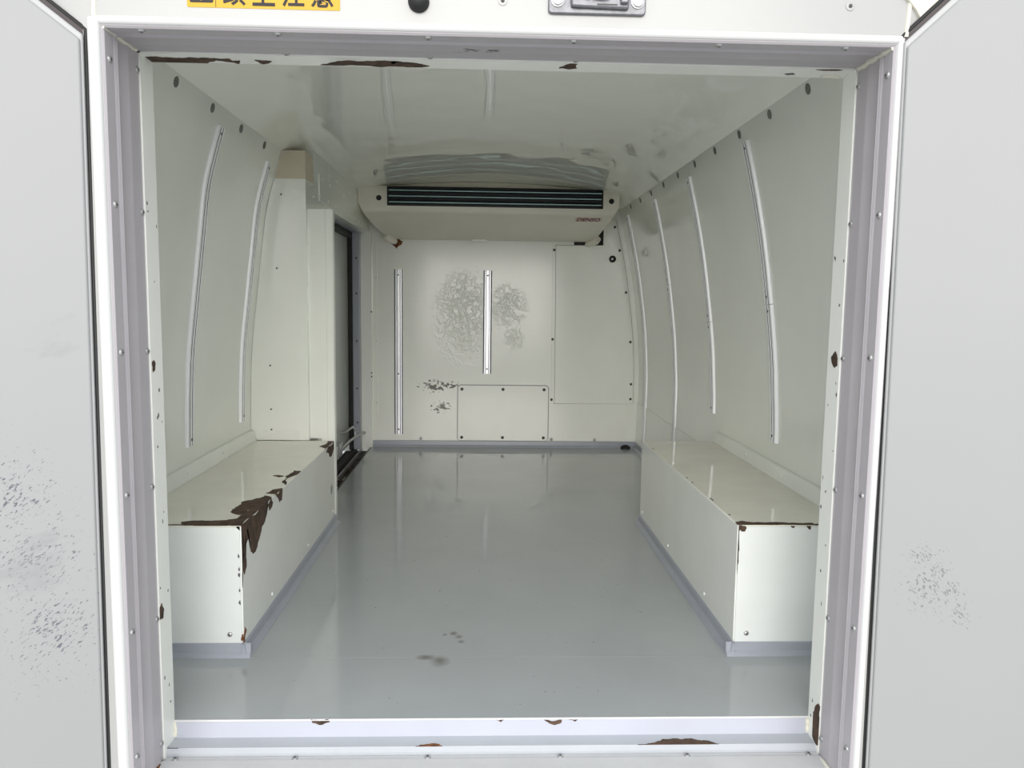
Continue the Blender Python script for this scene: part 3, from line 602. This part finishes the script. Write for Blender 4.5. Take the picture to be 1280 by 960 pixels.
for x, z in ((-.558, 1.332), (.610, 1.334)):
    bm = bmesh.new(); lathe(bm, [(.0135, .0), (.0132, .0012), (.0115, .0016), (.0105, .0009), (0, .0009)], facing((x, fy-.0005, z), (0, -1, 0)), 16); adopt(finish('screw_hole', bm, 'black'), unit)
# drain elbows under the unit
for x0, s in ((-.535, -1), (.555, 1)):
    bm = bmesh.new(); tube(bm, [(x0+s*.03, L-.10, 1.175), (x0+s*.022, L-.085, 1.160), (x0, L-.055, 1.150), (x0-s*.01, L-.03, 1.148), (x0-s*.01, L-.0135, 1.148)], [.022, .021, .019, .017, .017], 12); adopt(finish('drain_elbow', bm, 'unit', angle=60), unit)
bm = bmesh.new()
pts = jag([(-.545, 1.162), (-.505, 1.168), (-.480, 1.150), (-.490, 1.130), (-.515, 1.108), (-.530, 1.125), (-.548, 1.135)], .15, 2)
prism(bm, pts, alongY, L-.004, L+.001); o = finish('sealant_patch', bm, 'rust_o', wall_back); o['label'] = 'brown old sealant round the drain pipe'
adopt(finish('clip', box(-.10, -.015, 2.845, 2.895, 1.150, 1.164), 'panel', bevel=.002), unit)

# ------------------------------------------------------------------ text as real flat print
def text_mesh(body, size, bold=0.0, shear=0.0):
    cu = bpy.data.curves.new('t', 'FONT'); cu.body = body; cu.size = size; cu.offset = bold; cu.shear = shear; cu.resolution_u = 4
    cu.extrude = .0003
    o = bpy.data.objects.new('t', cu); COL.objects.link(o)
    bpy.context.view_layer.update(); dg = bpy.context.evaluated_depsgraph_get()
    me = bpy.data.meshes.new_from_object(o.evaluated_get(dg)); bpy.data.objects.remove(o); return me
def place_text(name, body, mat, origin, ax, ay, width, parent, height=None, bold=0.0, shear=0.0):
    me = text_mesh(body, 1.0, bold, shear)
    xs_ = [v.co.x for v in me.vertices]; ys_ = [v.co.y for v in me.vertices]
    sx_ = width/(max(xs_)-min(xs_)); sy_ = (height/(max(ys_)-min(ys_))) if height else sx_
    ax, ay = Vector(ax).normalized(), Vector(ay).normalized(); n = ax.cross(ay); mx, my = min(xs_), min(ys_)
    for v in me.vertices: v.co = Vector(origin) + ax*(v.co.x-mx)*sx_ + ay*(v.co.y-my)*sy_ + n*v.co.z
    me.materials.clear(); me.materials.append(M[mat]); me.name = name
    o = bpy.data.objects.new(name, me); COL.objects.link(o); adopt(o, parent); return o
# maker's sign on the sloping underside of the cooler
p0, p1 = Vector((0, UY+.05, 1.250)), Vector((0, UY+.20, 1.206)); sl = (p0-p1).normalized(); nrm = Vector((1, 0, 0)).cross(sl)
on = lambda x, y: Vector((x, y, 1.250 + (y-UY-.05)*(1.206-1.250)/.15)) + nrm*.0008
a = on(.433, UY+.084)
bm = bmesh.new(); q = [a, a+Vector((.140, 0, 0)), a+Vector((.140, 0, 0))+sl*.060, a+sl*.060]
A = [bm.verts.new(v) for v in q]; B = [bm.verts.new(v-nrm*.001) for v in q]
bm.faces.new(A); bm.faces.new(B[::-1])
for i in range(4): bm.faces.new((A[i], B[i], B[(i+1)%4], A[(i+1)%4]))
adopt(finish('maker_badge', bm, 'logo_bg'), unit)
place_text('badge_lettering', 'DENSO', 'redink', a+Vector((.008, 0, 0))+sl*.010+nrm*.0012, (1, 0, 0), sl, .122, unit, .042, bold=.022, shear=.22)

# ------------------------------------------------------------------ side pillar and sliding door
PX = -.664
bm = bmesh.new()
zz = [.306 + (1.340-.306)*i/14 for i in range(15)]
prism(bm, [(PX, 1.340), (PX, .306)] + [(wl_(z)+.001, z) for z in zz], alongY, 1.372, 1.52)
trim_8 = finish('trim_8', bm, 'wall', kind='structure')
zz = [1.245 + (1.343-1.245)*i/4 for i in range(5)]
bm = bmesh.new(); prism(bm, [(PX+.0006, 1.343), (PX+.0006, 1.245)] + [(wl_(z)+.004, z) for z in zz], alongY, 1.3705, 1.500); o = finish('tape_patch', bm, 'tape', trim_8); o['label'] = 'beige tape round the pillar top'
for x, z in ((-.75, 1.19), (-.77, .93), (-.80, .58), (-.80, .42), (-.80, .345), (-.80, .325), (-.74, .325)): fix(SCREWD, 'screw', (x, 1.372, z), (0, -1, 0), trim_8).scale = (.45, .45, .45)
finish('foot_plate', box(-.829, -.70, 1.369, 1.372, .307, .340), 'panel', trim_8)
# lining panel beside the door and header above it
trim_9 = finish('trim_9', box(-.70, PX-.001, 1.52, 1.80, 0, 1.372), 'wall', kind='structure')
bm = bmesh.new(); bx(bm, -.70, PX, 1.80, L-.001, 1.185, 1.378); trim_10 = finish('trim_10', bm, 'wall', kind='structure')
finish('header_plate', box(PX-.001, PX+.003, 1.60, L-.06, 1.20, 1.30), 'panel', trim_10)
for y in [1.60+.155*i for i in range(7)]:
    fix(RIVET, 'rivet', (PX+.003, y+.04, 1.285), (1, 0, 0), trim_10); fix(RIVET, 'rivet', (PX+.003, y, 1.215), (1, 0, 0), trim_10); fix(RIVET, 'rivet', (PX, y-.10, 1.325), (1, 0, 0), trim_10)
for z in (1.28, 1.20, .98, .82, .66, .52): fix(RIVET, 'rivet', (PX, 1.50, z), (1, 0, 0), trim_8)
# near door post: folded L that runs to the floor behind the box
bm = bmesh.new(); prism(bm, [(-.622, 1.392), (-.600, 1.392), (-.598, 1.388), (-.577, 1.388), (-.573, 1.392), (-.573, 1.42), (-.622, 1.42)], alongZ, 0, 1.143)
trim_11 = finish('trim_11', bm, 'wall', kind='structure')
finish('post_return', box(-.665, -.618, 1.395, 1.418, .31, 1.143), 'wall', trim_11)
# far post and dark jamb
trim_12 = finish('trim_12', box(-.735, -.650, 2.868, L-.001, 0, 1.197), 'panel', kind='structure')
for z in (.40, .42, .76): fix(SCREWD, 'screw', (-.652, 2.868, z), (0, -1, 0), trim_12).scale = (.6, .6, .8)
door_3 = empty('door_3', (-.76, 2.2, 0)); door_3['kind'] = 'structure'; door_3['label'] = 'sliding side door seen through the left doorway'
adopt(finish('door_panel', box(-.80, -.765, 1.50, 2.84, .03, 1.19), 'sdoor'), door_3)
for z in (.0, ): pass
adopt(finish('door_gasket', (lambda b: (bx(b, -.764, -.742, 2.775, 2.800, .0, 1.185), bx(b, -.764, -.742, 1.6, 2.800, 1.155, 1.185), b)[2])(bmesh.new()), 'black', bevel=.004), door_3)
jm = adopt(finish('door_jamb', (lambda b: (bx(b, -.745, -.708, 2.800, 2.868, 0, 1.19), bx(b, -.745, -.70, 1.6, 2.800, 1.186, 1.196), b)[2])(bmesh.new()), 'kick', bevel=.002), door_3)
for z in (.15, .34, .60, .86, 1.05): fix(SCREWD, 'screw', (-.722, 2.7995, z), (0, -1, 0), door_3).scale = (.7, .7, .7)
# latch at the door foot
bm = bmesh.new(); tube(bm, [(-.755, 2.34, .075), (-.745, 2.36, .075), (-.730, 2.62, .082), (-.715, 2.80, .085), (-.690, 2.85, .085)], .0075, 10); adopt(finish('latch_rod', bm, 'steel', angle=60), door_3)
bm = bmesh.new(); tube(bm, [(-.762, 2.50, .14), (-.735, 2.51, .145), (-.725, 2.66, .148), (-.722, 2.72, .12), (-.722, 2.72, .085)], .006, 10); adopt(finish('latch_handle', bm, 'steel', angle=60), door_3)
for y in (2.30, 2.38): adopt(finish('latch_bracket', box(-.765, -.735, y, y+.045, .04, .11), 'steel', bevel=.005), door_3)
# threshold track
track = finish('door_track', box(-.80, -.655, 1.43, 2.868, -.035, -.022), 'black', kind='structure'); track.name = 'trim_13'
for x0, x1, z in ((-.757, -.735, -.002), (-.712, -.704, -.006), (-.664, -.655, -.0015)):
    finish('track_rail', box(x0, x1, 1.43, 2.868, -.024, z), 'steel' if x0 > -.74 and x0 < -.70 else 'gasket', track)
for i in range(12):
    y = random.uniform(1.8, 2.8); x = random.uniform(-.70, -.68)
    patch([(x-.008, y), (x+.006, y+.02), (x+.008, y+.05), (x-.004, y+.06)], 'z', -.022, 1, track, 'rust' if i % 3 else 'sealant', th=.004)

# ------------------------------------------------------------------ rear doors, folded back
def rear_door(name, s, zc, slope, mat, label):
    """s: -1 left, +1 right. local s-axis along the door, hinge at the doorway edge"""
    ang = math.radians(15)
    hx, hy = (-.649, -.196) if s < 0 else (.645, -.196)
    root = empty(name, (hx, hy, 0)); root['kind'] = 'structure'; root['label'] = label; root.rotation_euler = (0, -.010*s, 0)
    ex = Vector((s*math.cos(ang), -math.sin(ang), 0)); en = Vector((-s*math.sin(ang), -math.cos(ang), 0))   # en: towards the camera
    pt = lambda p, d: Vector((0, 0, 0)) + ex*p[0] + en*d + Vector((0, 0, p[1]))
    def outline(o):   # o: inset
        k = math.sqrt(1+slope*slope)
        c = o*2.6
        return [(o, -.55+o), (o, zc - c*k + o*slope), (.24, zc + slope*.24 - c*k), (.62-o, zc + slope*.24 - c*k), (.62-o, -.55+o)]
    def slab(o, d0, d1, nm, mt, bv=0.0):
        bm = bmesh.new(); prism(bm, outline(o), pt, d0, d1); x = finish(nm, bm, mt, bevel=bv, segs=3); x.parent = root; return x
    slab(.001, -.075, -.030, 'outer_skin', 'white', .006)
    slab(.0012, -.034, -.008, 'door_core', 'gasket')
    bm = bmesh.new(); ol = outline(.0025); P = []
    tube(bm, [pt(p, -.010) for p in ol + ol[:1]], .0042, 8); g_ = finish('door_gasket', bm, 'black', angle=60); g_.parent = root
    slab(.0062, -.020, -.001, 'lining_edge', 'door_edge', .003)
    slab(.0095, -.004, .0035, 'lining_panel', mat, .003)
    return root
door_1 = rear_door('door_1', -1, 1.232, .74, 'door_l', 'left rear door folded back, inner face scuffed')
door_2 = rear_door('door_2', 1, 1.252, .93, 'door_r', 'right rear door folded back, inner face scuffed')

# ------------------------------------------------------------------ things on the header
HY = -.190
st = empty('warning_sticker', (-.369, HY, 1.28)); tag(st, 'yellow warning sticker with black characters on the white header', 'sticker')
bm = bmesh.new(); prism(bm, rounded(-.486, -.252, 1.2625, 1.318, .002, 2), alongY, HY-.0006, HY+.0002); adopt(finish('sticker_sheet', bm, 'yellow'), st)
bm = bmesh.new(); prism(bm, rounded(-.480, -.446, 1.2695, 1.309, .001, 2), alongY, HY-.0009, HY); bm.free()
bm = bmesh.new(); prism(bm, [(-.4805, 1.2695), (-.4475, 1.2695), (-.4455, 1.272), (-.461, 1.306), (-.465, 1.3065), (-.482, 1.272)], alongY, HY-.0010, HY); adopt(finish('warning_triangle', bm, 'ink'), st)
bm = bmesh.new(); lathe(bm, [(.0022, 0), (.0022, .0015), (0, .0015)], facing((-.464, HY, 1.2745), (0, -1, 0)), 10); adopt(finish('exclamation_dot', bm, 'yellow'), st)
bm = bmesh.new(); prism(bm, [(-.4655, 1.279), (-.4625, 1.279), (-.4615, 1.296), (-.4665, 1.296)], alongY, HY-.0014, HY); adopt(finish('exclamation_bar', bm, 'yellow'), st)
adopt(finish('divider', box(-.4425, -.4418, HY-.0009, HY, 1.2635, 1.317), 'ink'), st)
for i, ch in enumerate('頭上注意'):
    place_text('lettering', ch, 'ink', (-.431+.0448*i, HY-.0007, 1.2665), (1, 0, 0), (0, 0, 1), .0345, st, .040, bold=.018)
bm = bmesh.new(); lathe(bm, [(.0165, 0), (.0165, .004), (.0150, .010), (.011, .016), (0, .018)], facing((-.1305, HY, 1.279), (0, -1, 0)), 24)
tag(finish('door_buffer', bm, 'black', angle=50), 'round black rubber buffer on the white header', 'buffer')
for x, z in ((0.0, 1.284), (.551, 1.290)):
    bm = bmesh.new(); lathe(bm, [(.0075, 0), (.0070, .0012), (.0035, .0014), (.003, 0)], facing((x, HY, z), (0, -1, 0)), 16)
    o = finish('screw_cap', bm, 'white', wall_front); fix(SCREWD, 'screw', (x, HY-.0002, z), (0, -1, 0), wall_front).scale = (.35, .35, .35)
sk = empty('latch_keeper', (.148, HY, 1.30)); tag(sk, 'grey zinc door latch keeper plate bolted to the white header', 'latch')
bm = bmesh.new(); prism(bm, rounded(.071, .224, 1.2655, 1.340, .006, 4), alongY, HY-.006, HY); adopt(finish('base_plate', bm, 'zinc', bevel=.002), sk)
bm = bmesh.new(); prism(bm, [(.106, 1.274), (.196, 1.272), (.199, 1.330), (.104, 1.330)], alongY, HY-.014, HY-.005); adopt(finish('keeper_block', bm, 'zinc', bevel=.003), sk)
bm = bmesh.new(); prism(bm, [(.112, 1.286), (.135, 1.284), (.137, 1.310), (.112, 1.310)], alongY, HY-.020, HY-.013); bx(bm, .140, .165, HY-.024, HY-.013, 1.285, 1.312); bx(bm, .182, .194, HY-.022, HY-.013, 1.278, 1.312); adopt(finish('keeper_claw', bm, 'zinc', bevel=.002), sk)
adopt(finish('slot', box(.146, .178, HY-.0146, HY-.013, 1.2765, 1.2785), 'dark'), sk)
for x in (.0855, .211):
    bm = bmesh.new(); lathe(bm, [(.0105, 0), (.0105, .002), (.0085, .0025), (.0085, .0055), (.006, .0065), (0, .006)], facing((x, HY-.006, 1.285), (0, -1, 0)), 18); adopt(finish('bolt', bm, 'steel', angle=30), sk)

# ------------------------------------------------------------------ ground outside
trim_14 = None
g = finish('ground', box(-30, 30, -30, 30, -.80, -.75), 'asphalt', kind='structure')
